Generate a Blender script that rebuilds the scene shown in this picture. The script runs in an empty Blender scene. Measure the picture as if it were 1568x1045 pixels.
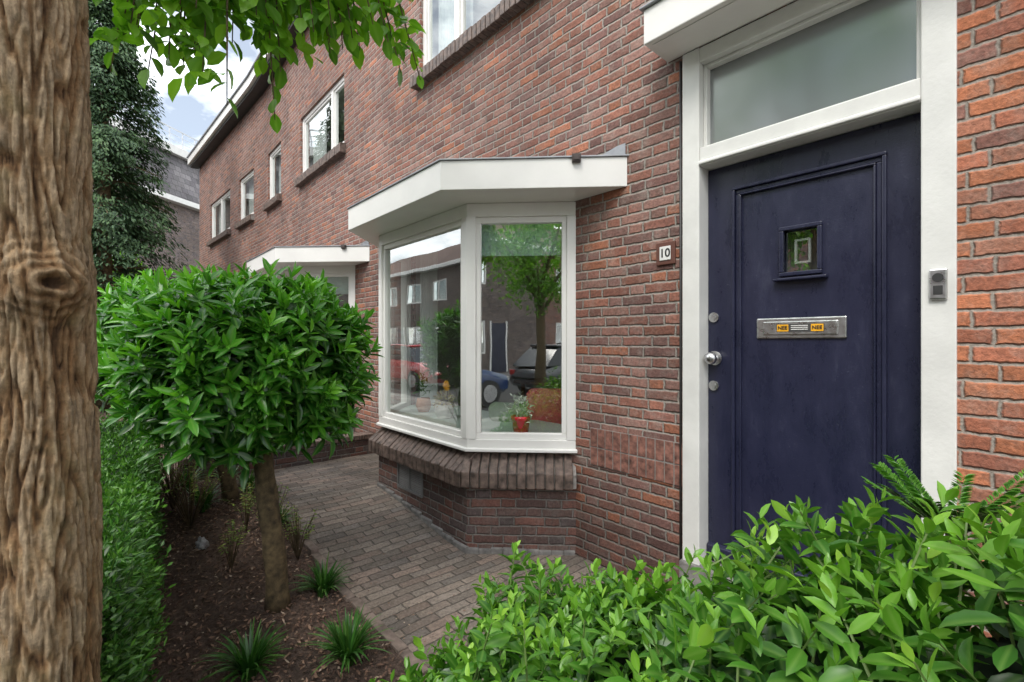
import bpy, math, random
import numpy as np
from mathutils import Vector, noise
random.seed(7); rng=np.random.default_rng(11)
sc=bpy.context.scene
sc.view_settings.view_transform='Standard'; sc.view_settings.look='None'; sc.view_settings.exposure=0

# ---------------------------------------------------------------- materials
def newmat(name):
    m=bpy.data.materials.new(name); m.use_nodes=True
    nt=m.node_tree; nt.nodes.clear()
    out=nt.nodes.new('ShaderNodeOutputMaterial'); b=nt.nodes.new('ShaderNodeBsdfPrincipled')
    nt.links.new(b.outputs[0],out.inputs[0]); return m,nt,b,out
def M(nt,op,a,b=None,c=None):
    n=nt.nodes.new('ShaderNodeMath'); n.operation=op
    for i,v in enumerate((a,b,c)):
        if v is None: continue
        if isinstance(v,(int,float)): n.inputs[i].default_value=v
        else: nt.links.new(v,n.inputs[i])
    return n.outputs[0]
def NOISE(nt,vec,scale,detail=4,rough=.55):
    n=nt.nodes.new('ShaderNodeTexNoise'); n.inputs['Scale'].default_value=scale
    n.inputs['Detail'].default_value=detail; n.inputs['Roughness'].default_value=rough
    if vec is not None: nt.links.new(vec,n.inputs['Vector'])
    return n
def RAMP(nt,fac,stops,interp='LINEAR'):
    r=nt.nodes.new('ShaderNodeValToRGB'); r.color_ramp.interpolation=interp
    e=r.color_ramp.elements
    while len(e)<len(stops): e.new(.5)
    for i,(p,c) in enumerate(stops):
        e[i].position=p; e[i].color=(c[0],c[1],c[2],1) if not isinstance(c,(int,float)) else (c,c,c,1)
    nt.links.new(fac,r.inputs[0]); return r.outputs[0]
def MAPR(nt,v,a,b,c,d):
    n=nt.nodes.new('ShaderNodeMapRange'); nt.links.new(v,n.inputs[0])
    for i,x in enumerate((a,b,c,d)): n.inputs[i+1].default_value=x
    return n.outputs[0]
def MIX(nt,f,a,b,mode='MIX'):
    n=nt.nodes.new('ShaderNodeMix'); n.data_type='RGBA'; n.blend_type=mode
    for i,v in ((0,f),(6,a),(7,b)):
        if isinstance(v,(int,float)): n.inputs[i].default_value=v if i==0 else (v,v,v,1)
        elif isinstance(v,tuple): n.inputs[i].default_value=(*v,1)
        else: nt.links.new(v,n.inputs[i])
    return n.outputs[2]
def BUMP(nt,h,strength,dist,b):
    n=nt.nodes.new('ShaderNodeBump'); n.inputs['Strength'].default_value=strength; n.inputs['Distance'].default_value=dist
    nt.links.new(h,n.inputs['Height']); nt.links.new(n.outputs[0],b.inputs['Normal'])
def simple(name,col,rough=.5,metal=0,var=.12,scale=8,bump=0,coat=0):
    m,nt,b,o=newmat(name)
    g=nt.nodes.new('ShaderNodeNewGeometry')
    n=NOISE(nt,g.outputs['Position'],scale,4)
    lo=tuple(c*(1-var) for c in col); hi=tuple(min(1,c*(1+var)) for c in col)
    nt.links.new(RAMP(nt,n.outputs[0],[(.3,lo),(.7,hi)]),b.inputs['Base Color'])
    nt.links.new(MAPR(nt,n.outputs[0],.2,.8,max(.02,rough-.08),min(1,rough+.1)),b.inputs['Roughness'])
    b.inputs['Metallic'].default_value=metal
    if coat: b.inputs['Coat Weight'].default_value=coat; b.inputs['Coat Roughness'].default_value=.15
    if bump:
        n2=NOISE(nt,g.outputs['Position'],scale*12,3); BUMP(nt,n2.outputs[0],bump,.004,b)
    return m
def brickmat(name,palette,mortar,L=.212,Hd=.104,row=.0625,mw=.0056,rough=.85,swap=False,dirt=.3,headers=True,low_dark=None,smear=.5):
    m,nt,b,o=newmat(name)
    tc=nt.nodes.new('ShaderNodeTexCoord'); g=nt.nodes.new('ShaderNodeNewGeometry')
    pos=g.outputs['Position']
    sp=nt.nodes.new('ShaderNodeSeparateXYZ'); nt.links.new(tc.outputs['UV'],sp.inputs[0])
    wob=NOISE(nt,tc.outputs['UV'],26,2); wsp=nt.nodes.new('ShaderNodeSeparateColor'); nt.links.new(wob.outputs['Color'],wsp.inputs[0])
    wl=NOISE(nt,tc.outputs['UV'],1.6,1)
    U0,V0=(sp.outputs[1],sp.outputs[0]) if swap else (sp.outputs[0],sp.outputs[1])
    u=M(nt,'ADD',U0,M(nt,'MULTIPLY',M(nt,'SUBTRACT',wsp.outputs[0],.5),.015))
    v=M(nt,'ADD',V0,M(nt,'MULTIPLY',M(nt,'SUBTRACT',wsp.outputs[1],.5),.015))
    v=M(nt,'ADD',v,M(nt,'MULTIPLY',M(nt,'SUBTRACT',wl.outputs[0],.5),.02))
    r=M(nt,'FLOOR',M(nt,'DIVIDE',v,row))
    par=M(nt,'FLOORED_MODULO',r,2)
    P=L+Hd if headers else L
    rn=nt.nodes.new('ShaderNodeTexWhiteNoise'); rn.noise_dimensions='1D'; nt.links.new(r,rn.inputs['W'])
    us=M(nt,'ADD',M(nt,'ADD',u,M(nt,'MULTIPLY',par,P/2)),M(nt,'MULTIPLY',rn.outputs[0],.045))
    ci=M(nt,'FLOOR',M(nt,'DIVIDE',us,P)); p=M(nt,'FLOORED_MODULO',us,P)
    q=M(nt,'FLOORED_MODULO',v,row)
    dv=M(nt,'MINIMUM',q,M(nt,'SUBTRACT',row,q))
    if headers:
        isH=M(nt,'GREATER_THAN',p,L)
        dS=M(nt,'MINIMUM',p,M(nt,'ABSOLUTE',M(nt,'SUBTRACT',L,p)))
        dS=M(nt,'MINIMUM',dS,M(nt,'SUBTRACT',P,p))
        idx=M(nt,'ADD',M(nt,'MULTIPLY',ci,2),isH)
    else:
        dS=M(nt,'MINIMUM',p,M(nt,'SUBTRACT',P,p)); idx=ci
    d=M(nt,'MINIMUM',dS,dv)
    cb=nt.nodes.new('ShaderNodeCombineXYZ'); nt.links.new(idx,cb.inputs[0]); nt.links.new(r,cb.inputs[1])
    wn=nt.nodes.new('ShaderNodeTexWhiteNoise'); wn.noise_dimensions='2D'; nt.links.new(cb.outputs[0],wn.inputs['Vector'])
    n=len(palette)
    col=RAMP(nt,wn.outputs['Value'],[(i/n,c) for i,c in enumerate(palette)],'CONSTANT')
    wc=nt.nodes.new('ShaderNodeSeparateColor'); nt.links.new(wn.outputs['Color'],wc.inputs[0])
    col=MIX(nt,1,col,MAPR(nt,wc.outputs[1],0,1,.74,1.22),'MULTIPLY')
    fine=NOISE(nt,pos,60,5,.7); col=MIX(nt,1,col,MAPR(nt,fine.outputs[0],.25,.75,.5,1.48),'MULTIPLY')
    mort=MIX(nt,1,mortar,MAPR(nt,fine.outputs[0],.25,.75,.55,1.3),'MULTIPLY')
    big=NOISE(nt,pos,1.1,4,.6)
    sm=NOISE(nt,pos,9,5,.75); col=MIX(nt,MAPR(nt,sm.outputs[0],.48,.72,0,smear),col,mort)
    sm2=NOISE(nt,pos,6,5,.7)
    col=MIX(nt,MAPR(nt,sm2.outputs['Color'],.52,.68,0,.38),col,(.085,.06,.052))
    mask=MAPR(nt,M(nt,'ADD',d,M(nt,'MULTIPLY',M(nt,'SUBTRACT',fine.outputs[0],.5),.006)),mw*.6,mw*1.35,1,0)
    col=MIX(nt,mask,col,mort)
    col=MIX(nt,1,col,MAPR(nt,big.outputs[0],.3,.7,1-dirt,1.15),'MULTIPLY')
    if low_dark:
        sz=nt.nodes.new('ShaderNodeSeparateXYZ'); nt.links.new(pos,sz.inputs[0])
        zz=M(nt,'ADD',sz.outputs[2],M(nt,'MULTIPLY',M(nt,'SUBTRACT',big.outputs[0],.5),.8))
        k=MAPR(nt,zz,.2,.9,.6,1.0); col=MIX(nt,1,col,k,'MULTIPLY')  # brick colour only gets darker towards the foot of the wall
    nt.links.new(col,b.inputs['Base Color']); b.inputs['Roughness'].default_value=rough
    h=M(nt,'ADD',M(nt,'MULTIPLY',MAPR(nt,d,mw*.5,mw*1.8,0,1),1.0),M(nt,'MULTIPLY',fine.outputs[0],.7))
    h=M(nt,'ADD',h,M(nt,'MULTIPLY',wc.outputs[2],.4))
    BUMP(nt,h,1,.009,b)
    return m
pal=[(.28,.12,.085),(.235,.105,.08),(.30,.125,.085),(.19,.095,.08),(.27,.135,.105),(.36,.14,.08),(.225,.12,.10),(.29,.155,.125),(.26,.11,.08)]
brick=brickmat('facade_brick',pal,(.36,.325,.285),low_dark=True)
palO=[(.42,.15,.085),(.36,.135,.085),(.46,.165,.08),(.27,.12,.09),(.40,.165,.10),(.48,.175,.085)]
brickO=brickmat('orange_brick',palO,(.38,.33,.28),L=.23,row=.066,smear=.4)
palD=[(.13,.078,.068),(.17,.09,.075),(.20,.092,.072),(.11,.078,.075),(.16,.10,.085)]
brickD=brickmat('plinth_brick',palD,(.24,.22,.20),dirt=.4,mw=.005)
palP=[(.235,.195,.16),(.265,.215,.175),(.21,.18,.155),(.27,.205,.165),(.245,.205,.17),(.22,.175,.145)]
paver=brickmat('path_pavers',palP,(.15,.132,.11),L=.2,row=.068,mw=.0030,swap=True,headers=False,dirt=.4,smear=.35)
side_pave=brickmat('sidewalk_tiles',[(.26,.25,.24),(.30,.29,.27),(.23,.22,.21)],(.10,.095,.09),L=.3,row=.3,mw=.004,headers=False)
brickG=brickmat('grey_brick',[(.15,.11,.10),(.18,.13,.11),(.13,.10,.10),(.20,.15,.13)],(.26,.24,.22))
white=simple('white_paint',(.80,.79,.76),.35,var=.05,scale=3,bump=.12)
whiteg=simple('weathered_white_paint',(.70,.70,.67),.45,var=.08,scale=5,bump=.2)
zinc=simple('zinc',(.30,.31,.33),.45,.5,var=.25,scale=9)
dark=simple('dark_gutter',(.03,.03,.03),.5)
sillm=simple('sill_brick',(.14,.10,.082),.5,var=.65,scale=24,bump=.7)
soldm=simple('soldier_brick',(.22,.10,.075),.8,var=.7,scale=24,bump=.6)
mortm=simple('mortar',(.27,.25,.23),.95,var=.3,scale=30,bump=.5)
cement=simple('cement',(.20,.19,.18),.95,var=.4,scale=14,bump=.8)
metal=simple('brushed_metal',(.62,.62,.62),.3,1,var=.08,scale=40)
black=simple('black_rubber',(.02,.02,.02),.5)
roomm=simple('room_wall',(.50,.50,.47),.9,var=.05)
board=simple('window_board',(.55,.66,.60),.35,var=.05)
curt=simple('curtain_fabric',(.68,.71,.70),.9,var=.1,scale=3)
tile=simple('roof_tile',(.12,.07,.055),.8,var=.3,scale=5)
asph=simple('asphalt',(.055,.055,.056),.9,var=.25,scale=14,bump=.6)
earth=simple('ground_earth',(.09,.085,.075),.95,var=.3,scale=3)
def doormat():
    m,nt,b,o=newmat('navy_door_paint')
    g=nt.nodes.new('ShaderNodeNewGeometry'); mp=nt.nodes.new('ShaderNodeMapping'); nt.links.new(g.outputs['Position'],mp.inputs[0])
    mp.inputs['Scale'].default_value=(1,1,.35)
    n=NOISE(nt,mp.outputs[0],7,7,.75)
    c=RAMP(nt,n.outputs[0],[(.3,(.012,.014,.033)),(.58,(.020,.022,.050)),(.72,(.035,.038,.07)),(.85,(.08,.085,.12))])
    n4=NOISE(nt,g.outputs['Position'],95,3,.8); c=MIX(nt,MAPR(nt,n4.outputs[0],.66,.74,0,.5),c,(.16,.17,.22))
    nt.links.new(c,b.inputs['Base Color'])
    nt.links.new(MAPR(nt,n.outputs[0],.3,.7,.2,.42),b.inputs['Roughness'])
    n2=NOISE(nt,g.outputs['Position'],130,2); n3=NOISE(nt,mp.outputs[0],14,3)
    BUMP(nt,M(nt,'ADD',n2.outputs[0],M(nt,'MULTIPLY',n3.outputs[0],2)),.25,.002,b)
    return m
navy=doormat()
def glassmat(name,base=.2,tint=(.95,.99,.97),rough=.006,diff=None):
    m,nt,b,out=newmat(name); nt.nodes.remove(b)
    if diff: t=nt.nodes.new('ShaderNodeBsdfDiffuse'); t.inputs[0].default_value=(*diff,1)
    else: t=nt.nodes.new('ShaderNodeBsdfTransparent'); t.inputs[0].default_value=(*tint,1)
    g=nt.nodes.new('ShaderNodeBsdfGlossy'); g.inputs['Roughness'].default_value=rough; g.inputs[0].default_value=(.97,1,.99,1)
    ge=nt.nodes.new('ShaderNodeNewGeometry'); n=NOISE(nt,ge.outputs['Position'],2.2,1)
    bm=nt.nodes.new('ShaderNodeBump'); bm.inputs['Strength'].default_value=.06; bm.inputs['Distance'].default_value=.02
    nt.links.new(n.outputs[0],bm.inputs['Height']); nt.links.new(bm.outputs[0],g.inputs['Normal'])
    f=nt.nodes.new('ShaderNodeLayerWeight'); f.inputs[0].default_value=.5
    fac=M(nt,'ADD',M(nt,'MULTIPLY',M(nt,'POWER',f.outputs['Facing'],4),1-base),base)
    fac=M(nt,'MINIMUM',fac,1)
    mx=nt.nodes.new('ShaderNodeMixShader'); nt.links.new(fac,mx.inputs[0]); nt.links.new(t.outputs[0],mx.inputs[1]); nt.links.new(g.outputs[0],mx.inputs[2])
    nt.links.new(mx.outputs[0],out.inputs[0]); return m
glass=glassmat('window_glass',.28)
glassb=glassmat('bay_window_glass',.38)
glassd=glassmat('frosted_glass',.20,rough=.16,diff=(.12,.125,.13))
def leafmat(name,stops,trans=.25,rough=.38):
    m,nt,b,out=newmat(name)
    a=nt.nodes.new('ShaderNodeAttribute'); a.attribute_name='rnd'
    a2=nt.nodes.new('ShaderNodeAttribute'); a2.attribute_name='mid'
    c=RAMP(nt,a.outputs['Fac'],stops)
    if trans>0: c=MIX(nt,MAPR(nt,a2.outputs['Fac'],0,.35,.3,0),c,(.25,.42,.10))
    nt.links.new(c,b.inputs['Base Color']); b.inputs['Roughness'].default_value=rough
    if trans<=0: return m
    t=nt.nodes.new('ShaderNodeBsdfTranslucent'); cc=MIX(nt,1,c,(1.5,1.7,.6),'MULTIPLY'); nt.links.new(cc,t.inputs[0])
    mx=nt.nodes.new('ShaderNodeMixShader'); mx.inputs[0].default_value=trans
    nt.links.new(b.outputs[0],mx.inputs[1]); nt.links.new(t.outputs[0],mx.inputs[2]); nt.links.new(mx.outputs[0],out.inputs[0])
    return m
leafA=leafmat('laurel_leaf',[(0,(.010,.05,.008)),(.4,(.03,.15,.012)),(.75,(.08,.29,.018)),(1,(.16,.42,.03))],.25,.28)
leafB=leafmat('bush_leaf',[(0,(.018,.07,.014)),(.4,(.055,.18,.018)),(.8,(.15,.35,.03)),(1,(.27,.48,.055))],.25,.36)
leafC=leafmat('tree_leaf',[(0,(.04,.11,.012)),(.5,(.11,.27,.018)),(1,(.22,.42,.03))],.5,.4)
leafH=leafmat('hedge_leaf',[(0,(.008,.045,.006)),(.5,(.03,.13,.012)),(1,(.11,.28,.03))],.2,.45)
leafK=leafmat('conifer_leaf',[(0,(.012,.035,.02)),(.5,(.03,.075,.038)),(1,(.07,.135,.05))],.12,.65)
leafG=leafmat('grass_leaf',[(0,(.015,.06,.012)),(.6,(.045,.15,.022)),(1,(.12,.25,.05))],.2,.35)
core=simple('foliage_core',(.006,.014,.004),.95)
bark2=simple('smooth_bark',(.12,.088,.045),.85,var=.6,scale=26,bump=.9)
def barkmat():
    m,nt,b,o=newmat('tree_bark')
    a=nt.nodes.new('ShaderNodeAttribute'); a.attribute_name='h'
    g=nt.nodes.new('ShaderNodeNewGeometry'); n=NOISE(nt,g.outputs['Position'],70,8,.75)
    mp=nt.nodes.new('ShaderNodeMapping'); nt.links.new(g.outputs['Position'],mp.inputs[0]); mp.inputs['Scale'].default_value=(1,1,.22)
    n3=NOISE(nt,mp.outputs[0],60,6,.7)
    c=RAMP(nt,a.outputs['Fac'],[(0,(.07,.036,.016)),(.3,(.21,.115,.05)),(.65,(.29,.19,.10)),(1,(.37,.275,.175))])  # cavity shading painted into the bark colour: low crevices dark, ridges pale
    c=MIX(nt,1,c,MAPR(nt,n3.outputs[0],.3,.7,.5,1.5),'MULTIPLY')
    c=MIX(nt,1,c,MAPR(nt,n.outputs[0],.3,.7,.65,1.3),'MULTIPLY')
    n2=NOISE(nt,g.outputs['Position'],9,5,.6)
    c=MIX(nt,MAPR(nt,n2.outputs[0],.52,.68,0,.4),c,(.24,.21,.10))
    nt.links.new(c,b.inputs['Base Color']); b.inputs['Roughness'].default_value=.95
    BUMP(nt,M(nt,'ADD',n.outputs[0],n3.outputs[0]),1,.008,b); return m
barkm=barkmat()
def soilmat():
    m,nt,b,o=newmat('garden_soil')
    g=nt.nodes.new('ShaderNodeNewGeometry'); n=NOISE(nt,g.outputs['Position'],38,9,.75)
    c=RAMP(nt,n.outputs[0],[(.3,(.05,.033,.025)),(.5,(.13,.088,.068)),(.62,(.20,.135,.105)),(.75,(.32,.235,.19))])
    n2=NOISE(nt,g.outputs['Position'],2,3); c=MIX(nt,1,c,MAPR(nt,n2.outputs[0],.3,.7,.65,1.25),'MULTIPLY')
    nt.links.new(c,b.inputs['Base Color']); b.inputs['Roughness'].default_value=1
    BUMP(nt,n.outputs[0],1,.03,b); return m
soil=soilmat()

# ---------------------------------------------------------------- helpers
def group(name):
    e=bpy.data.objects.new(name,None); sc.collection.objects.link(e); e.empty_display_size=.2; return e
def mk(name,verts,faces,mat,parent=None,smooth=False,bevel=0):
    me=bpy.data.meshes.new(name); me.from_pydata([tuple(v) for v in verts],[],faces)
    uv=me.uv_layers.new(name='UVMap')
    for p in me.polygons:
        n=p.normal
        for li in p.loop_indices:
            co=me.vertices[me.loops[li].vertex_index].co
            if abs(n.z)<.6:
                l=math.hypot(n.x,n.y) or 1
                uv.data[li].uv=((-n.y*co.x+n.x*co.y)/l,co.z)
            else: uv.data[li].uv=(co.x,co.y)
        p.use_smooth=smooth
    for m_ in (mat if isinstance(mat,list) else [mat]): me.materials.append(m_)
    o=bpy.data.objects.new(name,me); sc.collection.objects.link(o)
    if parent: o.parent=parent
    if bevel:
        bv=o.modifiers.new('b','BEVEL'); bv.width=bevel; bv.segments=2; bv.limit_method='ANGLE'
    return o
class MB:
    def __init__(s): s.v=[]; s.f=[]
    def hexa(s,c):
        n=len(s.v); s.v+=c
        s.f+=[tuple(n+i for i in q) for q in ((0,3,2,1),(4,5,6,7),(0,1,5,4),(1,2,6,5),(2,3,7,6),(3,0,4,7))]
    def box(s,x0,x1,y0,y1,z0,z1): s.hexa([(x0,y0,z0),(x1,y0,z0),(x1,y1,z0),(x0,y1,z0),(x0,y0,z1),(x1,y0,z1),(x1,y1,z1),(x0,y1,z1)])
    def fb(s,F,a0,a1,b0,b1,z0,z1,zo=None,zbo=None):
        zo=z1 if zo is None else zo; zbo=z0 if zbo is None else zbo
        s.hexa([F(a0,b1,zbo),F(a1,b1,zbo),F(a1,b0,z0),F(a0,b0,z0),F(a0,b1,zo),F(a1,b1,zo),F(a1,b0,z1),F(a0,b0,z1)])
    def done(s,name,mat,parent=None,bevel=0,smooth=False): return mk(name,s.v,s.f,mat,parent,smooth,bevel)
def Fr(p0,p1):
    d=Vector((p1[0]-p0[0],p1[1]-p0[1])); L=d.length; d.normalize(); n=(d.y,-d.x)
    def F(a,b,z): return (p0[0]+d.x*a+n[0]*b,p0[1]+d.y*a+n[1]*b,z)
    F.L=L; return F
def box(name,x0,x1,y0,y1,z0,z1,mat,parent=None,bevel=0):
    m=MB(); m.box(x0,x1,y0,y1,z0,z1); return m.done(name,mat,parent,bevel)
def prism(name,poly,z0,z1,mat,parent=None,bevel=0):
    n=len(poly); v=[(x,y,z0) for x,y in poly]+[(x,y,z1) for x,y in poly]
    f=[tuple(range(n-1,-1,-1)),tuple(range(n,2*n))]+[(i,(i+1)%n,n+(i+1)%n,n+i) for i in range(n)]
    return mk(name,v,f,mat,parent,False,bevel)
def wall(name,F,a0,a1,z0,z1,holes,mat,parent,depth=.12):
    A=sorted(set([a0,a1]+[h[i] for h in holes for i in (0,1)])); Z=sorted(set([z0,z1]+[h[i] for h in holes for i in (2,3)]))
    v=[];f=[]
    def q(*pts):
        n=len(v); v.extend(pts); f.append((n,n+1,n+2,n+3))
    for i in range(len(A)-1):
        for j in range(len(Z)-1):
            ca=(A[i]+A[i+1])/2; cz=(Z[j]+Z[j+1])/2
            if any(h[0]<ca<h[1] and h[2]<cz<h[3] for h in holes): continue
            q(F(A[i],0,Z[j]),F(A[i+1],0,Z[j]),F(A[i+1],0,Z[j+1]),F(A[i],0,Z[j+1]))
    for h in holes:
        x0,x1,y0,y1=h[:4]
        q(F(x0,0,y0),F(x0,-depth,y0),F(x0,-depth,y1),F(x0,0,y1)); q(F(x1,-depth,y0),F(x1,0,y0),F(x1,0,y1),F(x1,-depth,y1))
        q(F(x0,-depth,y1),F(x1,-depth,y1),F(x1,0,y1),F(x0,0,y1)); q(F(x0,0,y0),F(x1,0,y0),F(x1,-depth,y0),F(x0,-depth,y0))
    return mk(name,v,f,mat,parent)
def tube(name,pts,rad,mat,parent=None,seg=10,rough=0):
    v=[];f=[];n=len(pts)
    for i,p in enumerate(pts):
        p=Vector(p); t=(Vector(pts[min(i+1,n-1)])-Vector(pts[max(i-1,0)])).normalized()
        e1=t.cross(Vector((.31,.95,.05))).normalized(); e2=t.cross(e1)
        for k in range(seg):
            a=2*math.pi*k/seg; r=rad[i]*(1+rough*noise.noise(Vector((math.cos(a)*2,math.sin(a)*2,i*.7))))
            v.append(p+(e1*math.cos(a)+e2*math.sin(a))*r)
    for i in range(n-1):
        for k in range(seg): f.append((i*seg+k,i*seg+(k+1)%seg,(i+1)*seg+(k+1)%seg,(i+1)*seg+k))
    f.append(tuple(range(seg))[::-1]); f.append(tuple((n-1)*seg+k for k in range(seg)))
    return mk(name,v,f,mat,parent,True)
def lathe(name,prof,c,mat,parent=None,seg=28):
    v=[];f=[]
    for r,z in prof:
        for k in range(seg):
            a=2*math.pi*k/seg; v.append((c[0]+r*math.cos(a),c[1]+r*math.sin(a),c[2]+z))
    for i in range(len(prof)-1):
        for k in range(seg): f.append((i*seg+k,i*seg+(k+1)%seg,(i+1)*seg+(k+1)%seg,(i+1)*seg+k))
    return mk(name,v,f,mat,parent,True)
def cylY(name,c,r,y0,y1,mat,parent,seg=24):
    v=[];f=[]
    for y in (y0,y1):
        for k in range(seg):
            a=2*math.pi*k/seg; v.append((c[0]+r*math.cos(a),y,c[1]+r*math.sin(a)))
    for k in range(seg): f.append((k,(k+1)%seg,seg+(k+1)%seg,seg+k))
    f.append(tuple(range(seg))); f.append(tuple(range(2*seg-1,seg-1,-1)))
    return mk(name,v,f,mat,parent,False,.003)
def nrm(a): return a/np.maximum(np.linalg.norm(a,axis=-1,keepdims=True),1e-9)
T_full=(np.array([(0,0,0),(-.36,.24,.05),(0,.24,-.005),(.36,.24,.05),(-.5,.54,.03),(0,.54,-.03),(.5,.54,.03),(-.3,.82,-.04),(0,.82,-.085),(.3,.82,-.04),(0,1,-.15)]),
 [(0,2,1),(0,3,2),(1,2,5,4),(2,3,6,5),(4,5,8,7),(5,6,9,8),(7,8,10),(8,9,10)])
T_dia=(np.array([(0,0,0),(-.5,.5,.06),(0,1,-.05),(.5,.5,.06)]),[(0,2,1),(0,3,2)])
def leafmesh(name,P,A,N,L,W,rnd,mat,parent,T=T_full,smooth=True):
    V,Fc=T; k=len(V); n=len(P)
    A=nrm(A); S=nrm(np.cross(A,N)); N2=np.cross(S,A)
    L=np.broadcast_to(L,(n,)); W=np.broadcast_to(W,(n,))
    cz=rng.uniform(.3,1.9,n) if k>4 else np.ones(n)
    X=(P[:,None,:]+(L[:,None]*V[None,:,1])[...,None]*A[:,None,:]+(W[:,None]*V[None,:,0])[...,None]*S[:,None,:]+((L*cz)[:,None]*V[None,:,2])[...,None]*N2[:,None,:]).reshape(-1,3)
    loops=np.concatenate([np.array(f) for f in Fc]); cnt=np.array([len(f) for f in Fc])
    allL=(loops[None,:]+(np.arange(n)*k)[:,None]).ravel(); allC=np.tile(cnt,n); st=np.concatenate([[0],np.cumsum(allC)[:-1]])
    me=bpy.data.meshes.new(name); me.vertices.add(len(X)); me.vertices.foreach_set('co',X.ravel().astype(np.float32))
    me.loops.add(len(allL)); me.loops.foreach_set('vertex_index',allL.astype(np.int32))
    me.polygons.add(len(allC)); me.polygons.foreach_set('loop_start',st.astype(np.int32)); me.polygons.foreach_set('loop_total',allC.astype(np.int32))
    me.update(calc_edges=True)
    if smooth: me.polygons.foreach_set('use_smooth',np.ones(len(allC),dtype=bool))
    a=me.attributes.new('rnd','FLOAT','POINT'); a.data.foreach_set('value',np.repeat(np.clip(rnd,0,1),k).astype(np.float32))
    a=me.attributes.new('mid','FLOAT','POINT'); a.data.foreach_set('value',np.tile(np.abs(V[:,0])*2,n).astype(np.float32))
    me.materials.append(mat); o=bpy.data.objects.new(name,me); sc.collection.objects.link(o)
    if parent: o.parent=parent
    return o
def shoots(tips,axes,k,stem,L,spread=(100,22),lj=.25):
    tips=np.array(tips); axes=nrm(np.array(axes)); n=len(tips)
    ref=np.tile(np.array([.3,.2,1.]),(n,1)); e1=nrm(np.cross(axes,ref)); e2=np.cross(axes,e1)
    P=[];A=[];N=[];LL=[];R=[]
    ph=rng.uniform(0,6.28,n); base=rng.uniform(-.2,.2,n)
    for i in range(k):
        fr=i/(k-1); ang=ph+i*2.4+rng.normal(0,.25,n); rad=np.cos(ang)[:,None]*e1+np.sin(ang)[:,None]*e2
        al=np.radians(spread[0]+(spread[1]-spread[0])*fr**1.2+rng.normal(0,11,n))
        P.append(tips-axes*(stem*(1-fr))); A.append(axes*np.cos(al)[:,None]+rad*np.sin(al)[:,None]+np.array([0,0,-.12])*(1-fr))
        N.append(axes*np.sin(al)[:,None]-rad*np.cos(al)[:,None]+rng.normal(0,.2,(n,3)))
        LL.append(L*(1-.45*fr**3)*rng.uniform(1-lj,1+lj*.6,n)); R.append(.22+.52*fr**1.5+base+rng.uniform(-.15,.15,n))
    return [np.concatenate(x) for x in (P,A,N,LL,R)]

# ---------------------------------------------------------------- ground
def gz(x):
    t=min(1,max(0,(-2.6-x)/1.6)); return .15*t*t*(3-2*t)
mk('ground',[(-400,-400,-.16),(400,-400,-.16),(400,400,-.16),(-400,400,-.16)],[(0,1,2,3)],earth)
mk('road',[(-90,-10,-.125),(60,-10,-.125),(60,-2.4,-.125),(-90,-2.4,-.125)],[(0,1,2,3)],asph)
box('sidewalk',-60,40,-2.4,-.36,-.155,0,side_pave); box('sidewalk.001',-60,40,-12.2,-10,-.155,0,side_pave)
def strip(name,x0,x1,y0,y1,mat,dz,step=.1,lump=0):
    nx=max(2,int((x1-x0)/step)); ny=max(2,int((y1-y0)/step)); v=[];f=[]
    for i in range(nx+1):
        for j in range(ny+1):
            x=x0+(x1-x0)*i/nx; y=y0+(y1-y0)*j/ny
            z=gz(x)+dz
            if lump: z+=lump*(noise.noise(Vector((x*2.2,y*2.2,0)))+.5*noise.noise(Vector((x*9,y*9,3)))+.35*noise.noise(Vector((x*28,y*28,5))))
            else: z+=.014*noise.noise(Vector((x*1.7,y*1.7,0)))
            v.append((x,y,z))
    for i in range(nx):
        for j in range(ny): a=i*(ny+1)+j; f.append((a,a+ny+1,a+ny+2,a+1))
    return mk(name,v,f,mat,None,True)
strip('garden_path',-16,4,1.12,2.6,paver,0.0)
strip('flower_bed',-5.3,2,-.36,1.1,soil,.0,.03,.022)
strip('flower_bed.001',-16,-5.3,-.36,1.1,soil,.0,.08,.02)
m=MB(); x=-5.2
while x<1.5:
    z=gz(x)+.012+random.uniform(-.006,.006); j=random.uniform(-.006,.006); m.box(x,x+.192,1.065+j,1.117+j,z-.08,z); x+=.2
m.done('path_edging',simple('edging_brick',(.20,.155,.13),.85,var=.5,scale=15,bump=.5),None,.004)
n=7500; P=np.column_stack([rng.uniform(-5.2,-1,n),rng.uniform(.1,1.05,n),np.zeros(n)]); P[:,2]=[gz(a)+.016+.02*noise.noise(Vector((a*2.2,b*2.2,0))) for a,b in P[:,:2]]
A=rng.normal(0,1,(n,3)); A[:,2]*=.35; N=np.tile([0,0,1.],(n,1))+rng.normal(0,.4,(n,3))
mulch=leafmat('mulch_chip',[(0,(.05,.03,.02)),(.5,(.17,.10,.07)),(.9,(.30,.19,.13)),(1,(.48,.38,.29))],0,.9)
leafmesh('mulch',P,A,N,rng.uniform(.012,.04,n),rng.uniform(.006,.016,n),rng.uniform(0,1,n),mulch,None,T_dia)
n=420; P=np.column_stack([rng.uniform(-5,-1,n),1.12+rng.uniform(0,1,n)**2*1.25,np.zeros(n)]); P[:,2]=[gz(a)+.016 for a in P[:,0]]
leafmesh('fallen_leaves',P,rng.normal(0,1,(n,3))*[1,1,.05],np.tile([0,0,1.],(n,1))+rng.normal(0,.15,(n,3)),rng.uniform(.006,.024,n),rng.uniform(.004,.011,n),rng.uniform(0,1,n),mulch,None,T_dia)

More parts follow.
